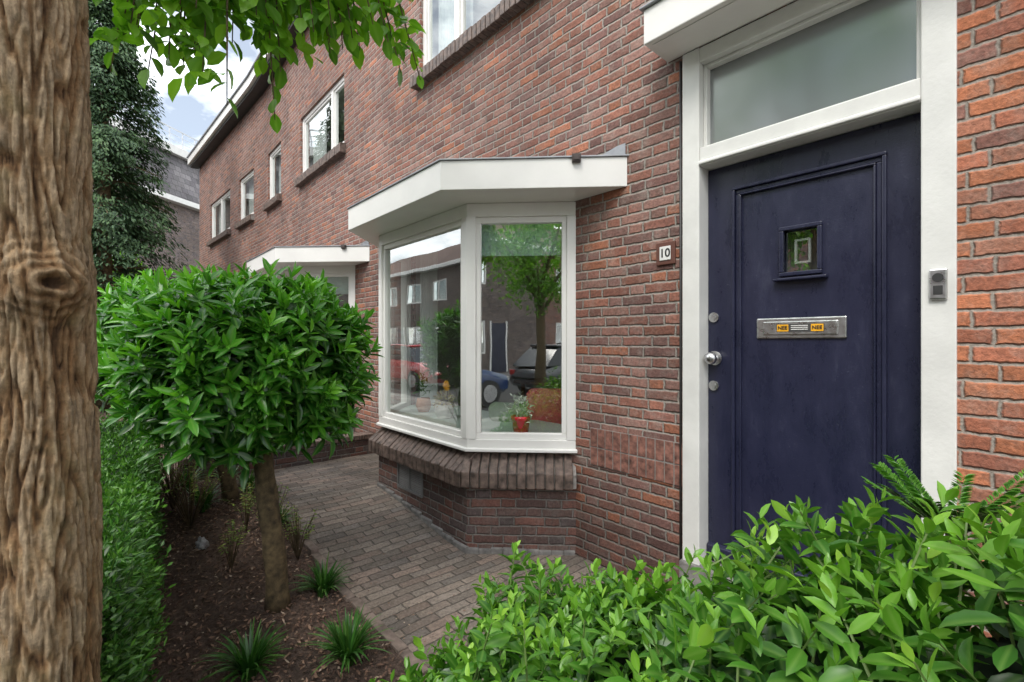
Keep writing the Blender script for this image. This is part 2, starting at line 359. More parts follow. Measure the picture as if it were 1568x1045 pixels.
# ---------------------------------------------------------------- row houses
H1=group('brick_house'); H2=group('brick_house'); H3=group('brick_house')
FF=Fr((-0.0,2.47),(1,2.47))
def window(F,a0,a1,z0,z1,mull,parent,sillmat=sillm,cur=True,name='window'):
    fr=MB(); w=.055
    fr.fb(F,a0,a1,-.11,-.035,z0,z0+w); fr.fb(F,a0,a1,-.11,-.035,z1-w,z1)
    fr.fb(F,a0,a0+w,-.112,-.032,z0+w,z1-w); fr.fb(F,a1-w,a1,-.112,-.032,z0+w,z1-w)
    for q in mull: fr.fb(F,q-.035,q+.035,-.108,-.03,z0+w,z1-w)
    pts=[a0+w]+[x for q in mull for x in (q-.035,q+.035)]+[a1-w]
    for i in range(0,len(pts),2):
        p,q=pts[i],pts[i+1]; s=.032
        fr.fb(F,p+.003,q-.003,-.09,-.05,z0+w+.003,z0+w+s); fr.fb(F,p+.003,q-.003,-.09,-.05,z1-w-s,z1-w-.003)
        fr.fb(F,p+.003,p+s,-.091,-.049,z0+w+s,z1-w-s); fr.fb(F,q-s,q-.003,-.091,-.049,z0+w+s,z1-w-s)
    fr.done(name+'_frame',white,parent,.004)
    mk(name+'_glass',[F(a0+w,-.07,z0+w),F(a1-w,-.07,z0+w),F(a1-w,-.07,z1-w),F(a0+w,-.07,z1-w)],[(0,1,2,3)],glass,parent)
    D=-1.6; c=[F(a0-.2,-.125,z0-.1),F(a1+.2,-.125,z0-.1),F(a1+.2,D,z0-.1),F(a0-.2,D,z0-.1),F(a0-.2,-.125,z1+.1),F(a1+.2,-.125,z1+.1),F(a1+.2,D,z1+.1),F(a0-.2,D,z1+.1)]
    mk(name+'_room',c,[(0,1,2,3),(4,5,6,7),(1,2,6,5),(2,3,7,6),(3,0,4,7)],roomm,parent)
    if cur:
        for (s,e) in ((a0+w,a0+w+(a1-a0)*.3),(a1-w-(a1-a0)*.2,a1-w)):
            nn=60; v=[]
            for i in range(nn+1):
                a=s+(e-s)*i/nn; b=-.2+.02*math.sin(i*1.1)+.008*math.sin(i*2.3)
                v+= [F(a,b,z0),F(a,b,z1)]
            mk(name+'_curtain',v,[(2*i,2*i+2,2*i+3,2*i+1) for i in range(nn)],curt,parent,True)
    sb=MB(); a=a0-.06; mm=MB(); mm.fb(F,a0-.055,a1+.055,-.03,.065,z0-.145,z0-.012,z0-.045,z0-.14); mm.done(name+'_sill_mortar',mortm,parent)
    while a<a1+.05:
        j=random.uniform(-.003,.003)
        sb.fb(F,a+.004,a+.056,-.033,.085+j,z0-.15+j,z0-.003,z0-.035+j,z0-.15+j); a+=.0615
    sb.done(name+'_sill',sillmat,parent,.005)
blindm=simple('blind_fabric',(.50,.66,.60),.9)
def bay(S,parent,room=True):
    A_,B_,C_,E_=(-4.56+S,2.47),(-4.03+S,1.938),(-2.665+S,1.938),(-2.13+S,2.47)
    segs=[Fr(A_,B_),Fr(B_,C_),Fr(C_,E_)]
    prism('bay_base',[A_,B_,C_,E_,(E_[0],2.5),(A_[0],2.5)],-.12,.53,brickD,parent)
    sb=MB(); mo=MB(); fr=MB(); gl=[]; ce=MB()
    for si,F in enumerate(segs):
        L=F.L; e0=.03 if si>0 else -.02; e1=.03 if si<2 else -.02
        # worn cement skirting in short uneven lengths
        nseg=9; za=[gz(F(L*i/nseg,0,0)[0])+.022+.012*random.random() for i in range(nseg+1)]
        for i in range(nseg):
            ce.fb(F,L*i/nseg-(e0*.3 if i==0 else 0),L*(i+1)/nseg+(e1*.3 if i==nseg-1 else 0),-.02,.014+.006*random.random(),-.1,za[i]+.012,za[i])
        n=int(round((L+e0+e1)/.064)); w=(L+e0+e1)/n
        mo.fb(F,0,L,-.09,.055,.49,.68,.56,.47)
        for i in range(n):
            a=-e0+i*w; j=random.uniform(-.005,.005)
            sb.fb(F,a+.0045,a+w-.0045,-.07,.085+j,.49+j,.699,.575+j,.468+j)
        fr.fb(F,0,L,-.09,0,.70,.785); fr.fb(F,0,L,-.09,0,2.335,2.429)
        fr.fb(F,0,.062,-.088,.004,.785,2.335); fr.fb(F,L-.062,L,-.088,.004,.785,2.335)
        fr.fb(F,-.01,L+.01,0,.022,.702,.728,.722)
        s=.042; p,q,z0,z1=.062,L-.062,.785,2.335
        fr.fb(F,p,q,-.07,-.014,z0,z0+s); fr.fb(F,p,q,-.07,-.014,z1-s,z1)
        fr.fb(F,p,p+s*.8,-.071,-.012,z0+s,z1-s); fr.fb(F,q-s*.8,q,-.071,-.012,z0+s,z1-s)
        gl.append([F(p,-.04,z0),F(q,-.04,z0),F(q,-.04,z1),F(p,-.04,z1)])
    mo.done('bay_sill_mortar',mortm,parent); sb.done('bay_sill',sillm,parent,.006); fr.done('bay_window_frame',white,parent,.004); ce.done('bay_plinth',cement,parent,.006)
    v=[];f=[]
    for g_ in gl: f.append(tuple(len(v)+i for i in range(4))); v+=g_
    mk('bay_glass',v,f,glassb,parent)
    poly=[(-4.83+S,2.469),(-4.0+S,1.64),(-2.54+S,1.64),(-1.71+S,2.469)]
    prism('bay_canopy',poly,2.43,2.615,white,parent,.004)
    p2=[(-4.845+S,2.468),(-4.005+S,1.628),(-2.535+S,1.628),(-1.695+S,2.468)]
    prism('bay_canopy_trim',p2,2.6155,2.625,zinc,parent,.002)
    mk('bay_flashing',[(-2.05+S,2.462,2.626),(-1.72+S,2.462,2.626),(-1.72+S,2.462,2.70),(-1.78+S,2.462,2.70),(-2.05+S,2.462,2.655),(-2.05+S,2.34,2.627),(-1.84+S,2.34,2.627)],[(0,1,2,3,4),(5,6,1,4)],zinc,parent)
    F=Fr((-2.54+S,1.64),(-1.71+S,2.469)); q=MB(); q.fb(F,.83,.885,-.05,.03,2.583,2.632); q.fb(F,.838,.877,.03,.036,2.59,2.62); q.done('bay_canopy_spout',simple('brown_fitting',(.05,.035,.03),.5),parent,.004)  # small dark outlet spout on the canopy edge
    prism('bay_window_board',[(-4.45+S,2.5),(-3.99+S,2.03),(-2.70+S,2.03),(-2.24+S,2.5),(-2.24+S,2.85),(-4.45+S,2.85)],.74,.79,board,parent)
    X0,X1,Y0,Y1,Z0,Z1=-4.9+S,-1.6+S,2.6,6,.2,2.75
    mk('living_room',[(X0,Y0,Z0),(X1,Y0,Z0),(X1,Y1,Z0),(X0,Y1,Z0),(X0,Y0,Z1),(X1,Y0,Z1),(X1,Y1,Z1),(X0,Y1,Z1)],[(0,1,2,3),(4,7,6,5),(1,2,6,5),(2,3,7,6),(3,0,4,7)],roomm,parent)
    F=segs[2]; mk('roller_blind',[F(.07,-.11,2.08),F(F.L-.1,-.11,2.08),F(F.L-.1,-.11,2.42),F(.07,-.11,2.42)],[(0,1,2,3)],blindm,parent)
    v=[]; nn=40
    for i in range(nn+1):
        a=-4.45+S+.30*i/nn; y=2.62+.03*math.sin(i*1.0)
        v+=[(a,y,.8),(a,y,2.4)]
    mk('bay_curtain',v,[(2*i,2*i+2,2*i+3,2*i+1) for i in range(nn)],curt,parent,True)
def vent(S,parent):
    F=Fr((-4.03+S,1.938),(-2.665+S,1.938)); m=MB(); a0,a1,z0,z1=.37,.78,.23,.44
    for (p,q,r,s) in ((a0,a1,z0,z0+.02),(a0,a1,z1-.02,z1)): m.fb(F,p,q,0,.014,r,s)
    for (p,q) in ((a0,a0+.02),(a1-.02,a1),((a0+a1)/2-.008,(a0+a1)/2+.008)): m.fb(F,p,q,0,.013,z0+.02,z1-.02)
    z=z0+.026
    while z<z1-.03: m.fb(F,a0+.02,a1-.02,.001,.004,z+.008,z+.010,z+.004,z); z+=.0145
    m.done('air_vent',simple('vent_metal',(.20,.20,.20),.6,.3),parent)
bay(0,H1); vent(0,H1); bay(-3.67,H2)
def tx(s,loc,size,mat,parent,name):
    cu=bpy.data.curves.new(name,'FONT'); cu.body=s; cu.size=size; cu.align_x='CENTER'; cu.align_y='CENTER'; cu.extrude=.0006; cu.offset=size*.02
    cu.materials.append(mat); o=bpy.data.objects.new(name,cu); sc.collection.objects.link(o); o.location=loc; o.rotation_euler=(math.pi/2,0,0); o.parent=parent; return o
def doorunit(S,parent):
    F=Fr((S,2.47),(S+1,2.47)); X0,X1=-1.337,-.219
    fr=MB()
    fr.fb(F,X0,X0+.098,-.10,.018,.13,3.065); fr.fb(F,X1-.104,X1,-.10,.018,.13,3.065)
    fr.fb(F,X0+.098,X1-.104,-.10,.012,2.42,2.52); fr.fb(F,X0+.098,X1-.104,-.10,.012,2.985,3.065)
    fr.fb(F,X0+.098,X0+.118,-.10,-.03,2.52,2.985); fr.fb(F,X1-.124,X1-.104,-.10,-.03,2.52,2.985); fr.fb(F,X0+.118,X1-.124,-.10,-.03,2.52,2.54); fr.fb(F,X0+.118,X1-.124,-.10,-.03,2.965,2.985)
    fr.fb(F,X0+.098,X1-.104,.012,.028,2.425,2.45,2.44)
    fr.done('door_frame',whiteg,parent,.005)
    cn=MB(); cn.fb(F,-1.435,.1,.0,.25,3.072,3.26); cn.done('door_canopy',white,parent,.006)
    cn=MB(); cn.fb(F,-1.40,.07,.02,.22,3.067,3.070); cn.done('door_canopy_soffit',white,parent)
    cn=MB(); cn.fb(F,-1.45,.12,.0,.27,3.2605,3.272); cn.done('door_canopy_trim',zinc,parent,.003)
    mk('transom_glass',[F(X0+.1,-.07,2.52),F(X1-.1,-.07,2.52),F(X1-.1,-.07,2.985),F(X0+.1,-.07,2.985)],[(0,1,2,3)],glassd,parent)
    c=[F(X0,-.14,.2),F(X1,-.14,.2),F(X1,-2,.2),F(X0,-2,.2),F(X0,-.14,3.1),F(X1,-.14,3.1),F(X1,-2,3.1),F(X0,-2,3.1)]
    mk('hall',c,[(0,1,2,3),(4,5,6,7),(1,2,6,5),(2,3,7,6),(3,0,4,7)],roomm,parent)
    d=MB(); dl,dr=X0+.1,X1-.106
    wx0,wx1,wz0,wz1=-.858,-.698,1.80,2.02
    for (p,q,r,s) in ((dl,wx0,.27,2.415),(wx1,dr,.27,2.415),(wx0,wx1,.27,wz0),(wx0,wx1,wz1,2.415)): d.fb(F,p,q,-.13,-.085,r,s)
    d.done('door_leaf',navy,parent)
    t=MB(); px0,px1,pz0,pz1=-1.10,-.445,.40,2.285
    def ring(x0,x1,z0,z1,w,b0,b1):
        t.fb(F,x0,x1,b0,b1,z1-w,z1); t.fb(F,x0,x1,b0,b1,z0,z0+w); t.fb(F,x0,x0+w,b0,b1,z0+w,z1-w); t.fb(F,x1-w,x1,b0,b1,z0+w,z1-w)
    ring(px0,px1,pz0,pz1,.016,-.086,-.060); ring(px0+.016,px1-.016,pz0+.016,pz1-.016,.022,-.086,-.074); ring(px0+.038,px1-.038,pz0+.038,pz1-.038,.009,-.086,-.066)
    t.done('door_moulding',navy,parent,.006)
    t=MB(); ring(wx0-.012,wx1+.012,wz0-.012,wz1+.012,.02,-.086,-.066); t.fb(F,wx0-.035,wx1+.035,-.086,-.045,wz0-.035,wz0-.016,wz0-.022); t.done('door_window_trim',navy,parent,.004)
    mk('door_window_glass',[F(wx0,-.1,wz0),F(wx1,-.1,wz0),F(wx1,-.1,wz1),F(wx0,-.1,wz1)],[(0,1,2,3)],glass,parent)
    t=MB(); ring(wx0+.045,wx1-.045,wz0+.05,wz1-.05,.010,-.125,-.108); t.done('door_window_grille',simple('grille_grey',(.35,.35,.35),.5),parent)
    t=MB(); t.fb(F,wx0-.05,wx1+.05,-.2,-.19,wz0-.05,wz1+.05); t.done('door_window_backing',simple('hall_grey',(.12,.12,.13),.6),parent)
    t=MB(); t.fb(F,X0-.01,X1+.01,-.16,.04,.05,.262,.25); t.done('door_threshold',cement,parent,.008)
    t=MB(); t.fb(F,dl,dr,-.086,-.06,.275,.36,.345); t.done('door_kickboard',navy,parent,.005)
    t=MB(); t.fb(F,-.978,-.590,-.086,-.074,1.482,1.585); t.done('letter_plate',metal,parent,.006)
    t=MB(); t.fb(F,-.945,-.622,-.075,-.066,1.500,1.567); t.done('letter_flap',metal,parent,.006)
    t=MB(); t.fb(F,-.88,-.675,-.066,-.0645,1.515,1.553); t.done('sticker',simple('sticker_dark',(.06,.06,.06),.4),parent)
    t=MB(); t.fb(F,-.877,-.826,-.0645,-.0635,1.517,1.551); t.fb(F,-.729,-.678,-.0645,-.0635,1.517,1.551); t.done('sticker_labels',simple('sticker_orange',(.85,.42,.02),.4),parent)
    for x_ in (-.8515,-.7035): tx('NEE',(x_,2.532,1.534),.024,black,parent,'sticker_text')
    mm=MB()
    for k in range(3): mm.fb(F,-.815,-.742,-.0645,-.0638,1.543-.009*k,1.5465-.009*k)
    mm.done('sticker_lines',white,parent)
    c=(-1.198,1.376); cylY('knob_rose',c,.036,2.545,2.557,metal,parent)
    prof=[(.012,0),(.012,.02),(.026,.028),(.034,.045),(.03,.062),(.016,.072),(0,.073)]
    o=lathe('door_knob',prof,(0,0,0),metal,parent); o.rotation_euler=(math.pi/2,0,0); o.location=(c[0],2.547,c[1])
    for z_ in (1.60,1.225):
        cylY('lock_rose',(-1.203,z_),.024,2.543,2.556,metal,parent); cylY('lock_cylinder',(-1.203,z_),.011,2.538,2.545,metal,parent)
doorunit(0,H1)
EA=6.35
wall('wall_front',FF,-5.0,-.219,-.12,EA,[(-4.5,-2.2,.72,2.43),(-1.335,-.219,-.12,3.065),(-4.2,-2.3,4.18,5.35)],brick,H1)
wall('wall_front_right',FF,-.219,3.5,-.12,EA,[(1.2,2.6,.9,2.6),(.6,2.2,4.18,5.35)],brickO,H1)
wall('wall_front',FF,-10.2,-5.0,-.12,EA,[(-8.17,-5.87,.72,2.43),(-7.936,-6.155,4.1,5.05),(-9.85,-9.01,4.1,5.05)],brick,H2)
FB=Fr((-15.8,2.19),(-10.2,2.47))
wall('wall_front',FB,0,FB.L,-.12,EA,[(1.3,3.2,4.1,5.05),(3.95,5.0,4.1,5.05)],brick,H3)
mk('wall_side',[(-15.8,2.19,-.12),(-15.5,9,-.12),(-15.5,9,EA),(-15.8,2.19,EA)],[(0,3,2,1)],brick,H3)
window(FF,-4.2,-2.3,4.18,5.35,[-3.6],H1); window(FF,1.2,2.6,.9,2.6,[1.9],H1); window(FF,.6,2.2,4.18,5.35,[1.4],H1)
window(FF,-7.936,-6.155,4.1,5.05,[-6.665],H2); window(FF,-9.85,-9.01,4.1,5.05,[],H2)
window(FB,1.3,3.2,4.1,5.05,[2.25],H3); window(FB,3.95,5.0,4.1,5.05,[],H3)
def eave(F,a0,a1,parent):
    m=MB(); m.fb(F,a0,a1,0,.20,EA+.0,EA+.06); m.done('eave_soffit',dark,parent)
    m=MB(); m.fb(F,a0,a1,.0,.26,EA+.06,EA+.24); m.done('eave_fascia',white,parent,.006)
    m=MB(); m.fb(F,a0,a1,.02,.29,EA+.242,EA+.27); m.done('gutter_trim',zinc,parent)
    m=MB(); m.fb(F,a0,a1,-4.4,.2,EA+3.0,EA+3.08,EA+.36,EA+.28); m.done('roof',tile,parent)
eave(FF,-5,3.5,H1); eave(FF,-10.2,-5.003,H2); eave(FB,-.12,FB.L-.004,H3)
m=MB(); m.box(-2.0,-1.36,2.4655,2.5,.65,.895); m.done('soldier_mortar',mortm,H1)
m=MB(); x=-1.998
while x<-1.39:
    j=random.uniform(-.0015,.0015); m.box(x+.003,x+.056,2.461+j,2.5,.652,.765+j); m.box(x+.003,x+.056,2.461-j,2.5,.773,.892); x+=.0605
m.done('soldier_course',soldm,H1,.003)
m=MB(); m.box(-1.503,-1.383,2.455,2.469,1.91,2.04); m.done('number_plate_back',simple('plate_brown',(.12,.045,.03),.5),H1,.004)
m=MB(); m.box(-1.478,-1.408,2.450,2.4545,1.935,2.015); m.done('number_plate',simple('enamel',(.75,.75,.72),.25),H1,.006)
tx('10',(-1.443,2.4492,1.974),.068,black,H1,'house_number')
m=MB(); m.box(-.297,-.243,2.436,2.4515,1.63,1.75); m.done('doorbell_plate',metal,H1,.006)
cylY('doorbell_camera',(-.27,1.715),.014,2.43,2.437,dark,H1); m=MB(); m.box(-.284,-.256,2.432,2.4355,1.65,1.685); m.done('doorbell_button',dark,H1,.003)
tube('dark_vertical_line',[(-1.352,2.462,.1),(-1.351,2.462,1.5),(-1.352,2.462,3.04)],[.007]*3,dark,H1,8)  # thin dark tube drawn as the dark vertical line beside the door frame

W=group('low_garden_wall'); box('wall_body',-5.36,-5.24,.6,2.45,-.05,.33,brickD,W)
m=MB(); y=.6
while y<2.44: m.box(-5.385,-5.215,y+.003,y+.058,.331,.385); y+=.062
m.done('wall_coping',sillm,W,.005)

# ---------------------------------------------------------------- interior objects
room=simple('terracotta',(.42,.18,.09),.7)
fp=group('flower_pot'); lathe('pot',[(0,0),(.05,0),(.066,.12),(.071,.12),(.071,.145),(.060,.145),(.058,.12),(0,.12)],(-2.47,2.27,.792),simple('red_glaze',(.6,.02,.03),.2),fp)
P_,A_,N_,L_,R_=shoots([(-2.47+random.uniform(-.08,.05),2.27+random.uniform(-.06,.05),.792+.2+random.uniform(-.02,.10)) for _ in range(22)],[(random.uniform(-.7,.7),random.uniform(-.7,.7),1) for _ in range(22)],7,.1,.055)
leafmesh('succulent_leaves',P_,A_,N_,L_,L_*.35,R_,leafmat('pale_leaf',[(0,(.3,.40,.28)),(1,(.85,.88,.8))],.1),fp)
fp=group('flower_pot'); lathe('pot',[(0,0),(.06,0),(.085,.05),(.08,.12),(.07,.12),(.07,.1),(0,.1)],(-3.5,2.3,.792),simple('grey_glaze',(.55,.55,.52),.5),fp)
n=160; C=np.array([-3.5,2.3,.94]); D=nrm(rng.normal(0,1,(n,3))+[0,0,.5])
leafmesh('dried_flowers',C+D*.03,D,rng.normal(0,1,(n,3)),rng.uniform(.05,.09,n),.02,rng.uniform(0,1,n),leafmat('dried_flower',[(0,(.36,.2,.12)),(.5,(.65,.6,.5)),(1,(.6,.48,.1))],.1),fp)
tube('stem',[(-3.46,2.3,.9),(-3.45,2.3,1.06)],[.004,.003],bark2,fp,6)
n=16; an=np.linspace(0,6.28,n,endpoint=False); D=np.column_stack([np.cos(an)*.66,np.cos(an)*.1-.1,np.sin(an)]); leafmesh('sunflower_petals',np.tile([-3.45,2.29,1.08],(n,1)),D,np.tile([.3,-1,.2],(n,1)),.05,.02,np.full(n,.9),leafmat('petal',[(0,(.8,.35,.01)),(1,(.95,.45,.02))],.2),fp)
fp=group('flower_pot'); lathe('pot',[(0,0),(.05,0),(.075,.06),(.06,.13),(.055,.13),(.055,.11),(0,.11)],(-3.95,2.36,.792),room,fp)
P_,A_,N_,L_,R_=shoots([(-3.95+random.uniform(-.06,.06),2.36+random.uniform(-.05,.05),1.08+random.uniform(-.06,.08)) for _ in range(9)],[(random.uniform(-.6,.6),random.uniform(-.5,.5),1) for _ in range(9)],6,.12,.07)
leafmesh('leaves',P_,A_,N_,L_,L_*.3,R_,leafB,fp)
ch=group('armchair'); pink=simple('pink_fabric',(.85,.10,.15),.95,var=.25,scale=25,bump=.6); leg=simple('oak_leg',(.25,.14,.07),.5)
def rbox(name,c,s,rz,mat,parent,bev):
    m=MB(); m.box(-s[0]/2,s[0]/2,-s[1]/2,s[1]/2,-s[2]/2,s[2]/2); o=m.done(name,mat,parent,0,True); b=o.modifiers.new('b','BEVEL'); b.width=bev; b.segments=5
    o.location=c; o.rotation_euler=rz; return o
ax_,ay_=-2.80,3.02
rbox('backrest',(ax_,ay_,.74),(.56,.14,.64),(math.radians(8),0,math.radians(40)),pink,ch,.065)
rbox('seat',(ax_-.2,ay_+.26,.45),(.56,.5,.16),(0,0,math.radians(40)),pink,ch,.06)
rbox('arm_left',(ax_-.42,ay_+.08,.55),(.1,.5,.28),(0,0,math.radians(40)),pink,ch,.045); rbox('arm_right',(ax_+.02,ay_+.43,.55),(.1,.5,.28),(0,0,math.radians(40)),pink,ch,.045)
for i,(dx,dy) in enumerate(((-.25,-.1),(.2,-.1),(-.3,.3),(.15,.3))): tube('leg_%d'%i,[(ax_-.15+dx,ay_+.2+dy,.2),(ax_-.15+dx*.9,ay_+.2+dy*.9,.4)],[.015,.022],leg,ch,10)
cu=group('cushion'); rbox('cushion_body',(-3.02,2.60,.865),(.30,.13,.17),(math.radians(15),0,.5),simple('green_fabric',(.30,.38,.26),.95,bump=.5,scale=20),cu,.062)
tb=group('dining_table'); rbox('table_top',(-3.9,4.4,.95),(1.2,.8,.04),(0,0,0),leg,tb,.01)
for dx in (-.5,.5):
    for dy in (-.32,.32): tube('table_leg',[(-3.9+dx,4.4+dy,.2),(-3.9+dx,4.4+dy,.93)],[.02,.025],leg,tb,8)

# ---------------------------------------------------------------- near tree
NT=group('street_tree')
def bigtrunk():
    cx,cy=-1.43,-.105; seg=240; nz=760; z0,z1=-.05,3.3; v=[];hs=[]
    for j in range(nz+1):
        z=z0+(z1-z0)*j/nz; R=.099+.016*math.exp(-z/.5)+.012*max(0,(1.2-z)/1.2)+.006*noise.noise(Vector((0,0,z*1.5)))
        ox=.012*math.sin(z*1.3); oy=.012*math.cos(z*1.1)
        for k in range(seg):
            a=2*math.pi*k/seg; ca,sa=math.cos(a),math.sin(a)
            w=noise.noise(Vector((ca*1.4,sa*1.4,z*3)))
            p=Vector((ca*4.6+w*.9,sa*4.6-w*.9,z*4.4)); r1=1-abs(noise.noise(p))*2.6
            r2=1-abs(noise.noise(Vector((ca*11+3+w,sa*11,z*12))))*2.2
            r3=noise.noise(Vector((ca*24,sa*24,z*55)))
            lf=noise.noise(Vector((ca*1.5,sa*1.5,z*1.8)))
            h=1-min(1,max(0,(r1-.45)/.45))
            h=.62*h+.38*(1-min(1,max(0,(r2-.4)/.5)))+.16*r3
            disp=-.011+.0155*h+.012*lf
            da=(a-math.radians(20)+math.pi)%(2*math.pi)-math.pi; dz=z-1.585; dd=math.hypot(da*R*1.0,dz*1.1)
            kb=math.exp(-(dd/.062)**2)
            if dd<.2:
                nn=noise.noise(Vector((da*5,dz*22,2))); wv=dd+.012*nn
                disp+=.048*kb+.0055*math.cos(wv*2*math.pi/.023)*math.exp(-(dd/.08)**2)-.035*math.exp(-(dd/.013)**2)
                h=h*(1-.85*kb)+.85*kb*(.55+.42*math.cos(wv*2*math.pi/.023))
                if dd<.013: h=0
            v.append((cx+ox+(R+disp)*ca,cy+oy+(R+disp)*sa,z)); hs.append(min(1,max(0,h)))
    f=[(j*seg+k,j*seg+(k+1)%seg,(j+1)*seg+(k+1)%seg,(j+1)*seg+k) for j in range(nz) for k in range(seg)]
    me=bpy.data.meshes.new('trunk'); me.from_pydata(v,[],f); me.polygons.foreach_set('use_smooth',[True]*len(f)); me.materials.append(barkm)
    o=bpy.data.objects.new('trunk',me); sc.collection.objects.link(o); o.parent=NT
    a=me.attributes.new('h','FLOAT','POINT'); a.data.foreach_set('value',hs)
bigtrunk()
def spray(pts,nl,L,P,A,N,LL,R):
    pts=[Vector(p) for p in pts]
    for i in range(nl):
        t=(i+.5)/nl*(len(pts)-1); k=min(int(t),len(pts)-2); p=pts[k].lerp(pts[k+1],t-k); d=(pts[k+1]-pts[k]).normalized()
        s=d.cross(Vector((0,0,1))).normalized()*(1 if i%2 else -1)
        ax=d*.55+s*.8+Vector((random.gauss(0,.25),random.gauss(0,.25),-.35+random.gauss(0,.25)))
        P.append(p); A.append(ax); N.append(Vector((random.gauss(0,.35),random.gauss(0,.35),1))); LL.append(L*random.uniform(.65,1.15)); R.append(random.uniform(.15,1))
P=[];A=[];N=[];LL=[];R=[]
limbs=[[(-1.43,-.1,3.1),(-1.5,.1,3.3),(-1.5,.4,3.35),(-1.45,.9,3.5)],[(-1.43,-.1,3.0),(-1.9,-.2,3.4),(-2.5,-.2,3.8)],[(-1.43,-.1,3.15),(-1.2,-.5,3.6),(-1.0,-1.0,4.2)],[(-1.43,-.1,3.2),(-1.5,-.15,4),(-1.5,-.2,5)],[(-1.43,-.1,2.7),(-1.65,.05,2.75),(-2.1,.3,2.95)]]
for i,l in enumerate(limbs): tube('limb_%d'%i,l,[.06-.045*k/(len(l)-1) for k in range(len(l))],bark2,NT,10,.2)
ends=[(-1.67,.07,2.33),(-1.72,.03,2.22),(-1.54,.22,2.20),(-1.49,.27,2.12),(-1.5,.41,2.27),(-1.52,.40,2.13),(-1.36,.57,2.37),(-1.38,.74,2.34),(-1.44,.49,2.42),(-1.6,.15,2.24),(-1.58,.3,2.34),(-1.75,.2,2.3),(-1.5,.2,2.36),(-1.85,.12,2.3),(-1.95,.25,2.5),(-1.4,.35,2.42),(-1.62,.42,2.42),(-1.9,.5,2.7),(-1.7,.6,2.75),(-1.35,.68,2.40),(-1.42,.62,2.38),(-1.36,.80,2.33),(-1.5,.55,2.45),(-1.45,.66,2.47)]
for i in range(42):
    t=random.random(); ends.append((-1.80+.44*t+random.uniform(-.12,.08),.0+.60*t+random.uniform(-.05,.12),2.33+.07*t+random.uniform(-.05,.18)))
for i,e in enumerate(ends):
    e=Vector(e); s=Vector((e.x*.75-1.5*.25+random.uniform(-.1,.1),e.y*.45+random.uniform(0,.1),3.0)); mid=s.lerp(e,.6)+Vector((-.02,.05,.12)); pts=[s,s.lerp(mid,.5),mid,mid.lerp(e,.5)+Vector((0,0,.04)),e]
    tube('twig_%d'%i,pts,[.006,.005,.004,.003,.0015],bark2,NT,6)
    spray(pts[2:],13,.066,P,A,N,LL,R)
    for q in range(3):
        b=mid.lerp(e,random.uniform(.1,.85)); e2=b+Vector((random.uniform(-.14,.14),random.uniform(-.12,.14),random.uniform(-.08,.10))); spray([b,b.lerp(e2,.5)+Vector((0,0,.02)),e2],6,.060,P,A,N,LL,R)
n=3600; cl=nrm(rng.normal(0,1,(180,3)))*rng.uniform(.55,1,(180,1))*np.array([1.4,1.2,1.15])+np.array([-1.8,-.5,4.1]); cl=cl[(cl[:,2]>3.0)]
idx=rng.integers(0,len(cl),n); PP=cl[idx]+rng.normal(0,.14,(n,3)); PP=PP[PP[:,2]>2.7]; n=len(PP)
P=np.vstack([np.array([tuple(p) for p in P]),PP]); A=np.vstack([np.array([tuple(p) for p in A]),rng.normal(0,1,(n,3))-[0,0,.4]]); N=np.vstack([np.array([tuple(p) for p in N]),rng.normal(0,.5,(n,3))+[0,0,1]])
LL=np.concatenate([LL,rng.uniform(.06,.09,n)]); R=np.concatenate([R,rng.uniform(0,.8,n)])
leafmesh('crown',P,A,N,LL,LL*.6,R,leafC,NT)

# ---------------------------------------------------------------- hedge
HG=group('hedge')
def hy(x): return .05+(-1.62-x)*.092
hp=[(-5.2,-.3),(-1.66,-.33),(-1.62,hy(-1.62)-.06),(-5.2,hy(-5.2)-.06)]
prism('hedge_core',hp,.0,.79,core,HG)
n=36000; x=-5.2+3.6*rng.uniform(0,1,n)**.7; top=rng.uniform(0,1,n)<.34
fy=np.array([hy(a) for a in x]); y=np.where(top,-.33+(fy+.33)*rng.uniform(0,1,n),fy+rng.normal(0,.03,n)-.02)
z=np.where(top,.83+rng.normal(0,.035,n),rng.uniform(.02,.87,n)); bump_=np.array([noise.noise(Vector((a*5,c*5,b*5)))+.5*noise.noise(Vector((a*14,c*14,b*14))) for a,b,c in zip(x,y,z)])
y=y+np.where(top,0,.05*bump_); z=z+np.where(top,.055*bump_,0)
A=rng.normal(0,.7,(n,3))+np.where(top[:,None],[0,0,1.],[0,1.,.5]); N=rng.normal(0,.6,(n,3))+np.where(top[:,None],[0,.5,.6],[.2,.6,.8])
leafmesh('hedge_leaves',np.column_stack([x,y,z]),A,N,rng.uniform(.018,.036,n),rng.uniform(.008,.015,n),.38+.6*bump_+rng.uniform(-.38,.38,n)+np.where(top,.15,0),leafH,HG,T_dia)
n=2500; y=rng.uniform(-.33,.04,n); leafmesh('hedge_end_leaves',np.column_stack([np.full(n,-1.61)+rng.normal(0,.02,n),y,rng.uniform(.02,.85,n)]),rng.normal(0,.6,(n,3))+[1,0,.4],rng.normal(0,.6,(n,3))+[.6,0,.8],rng.uniform(.016,.03,n),.012,rng.uniform(0,.9,n),leafH,HG,T_dia)

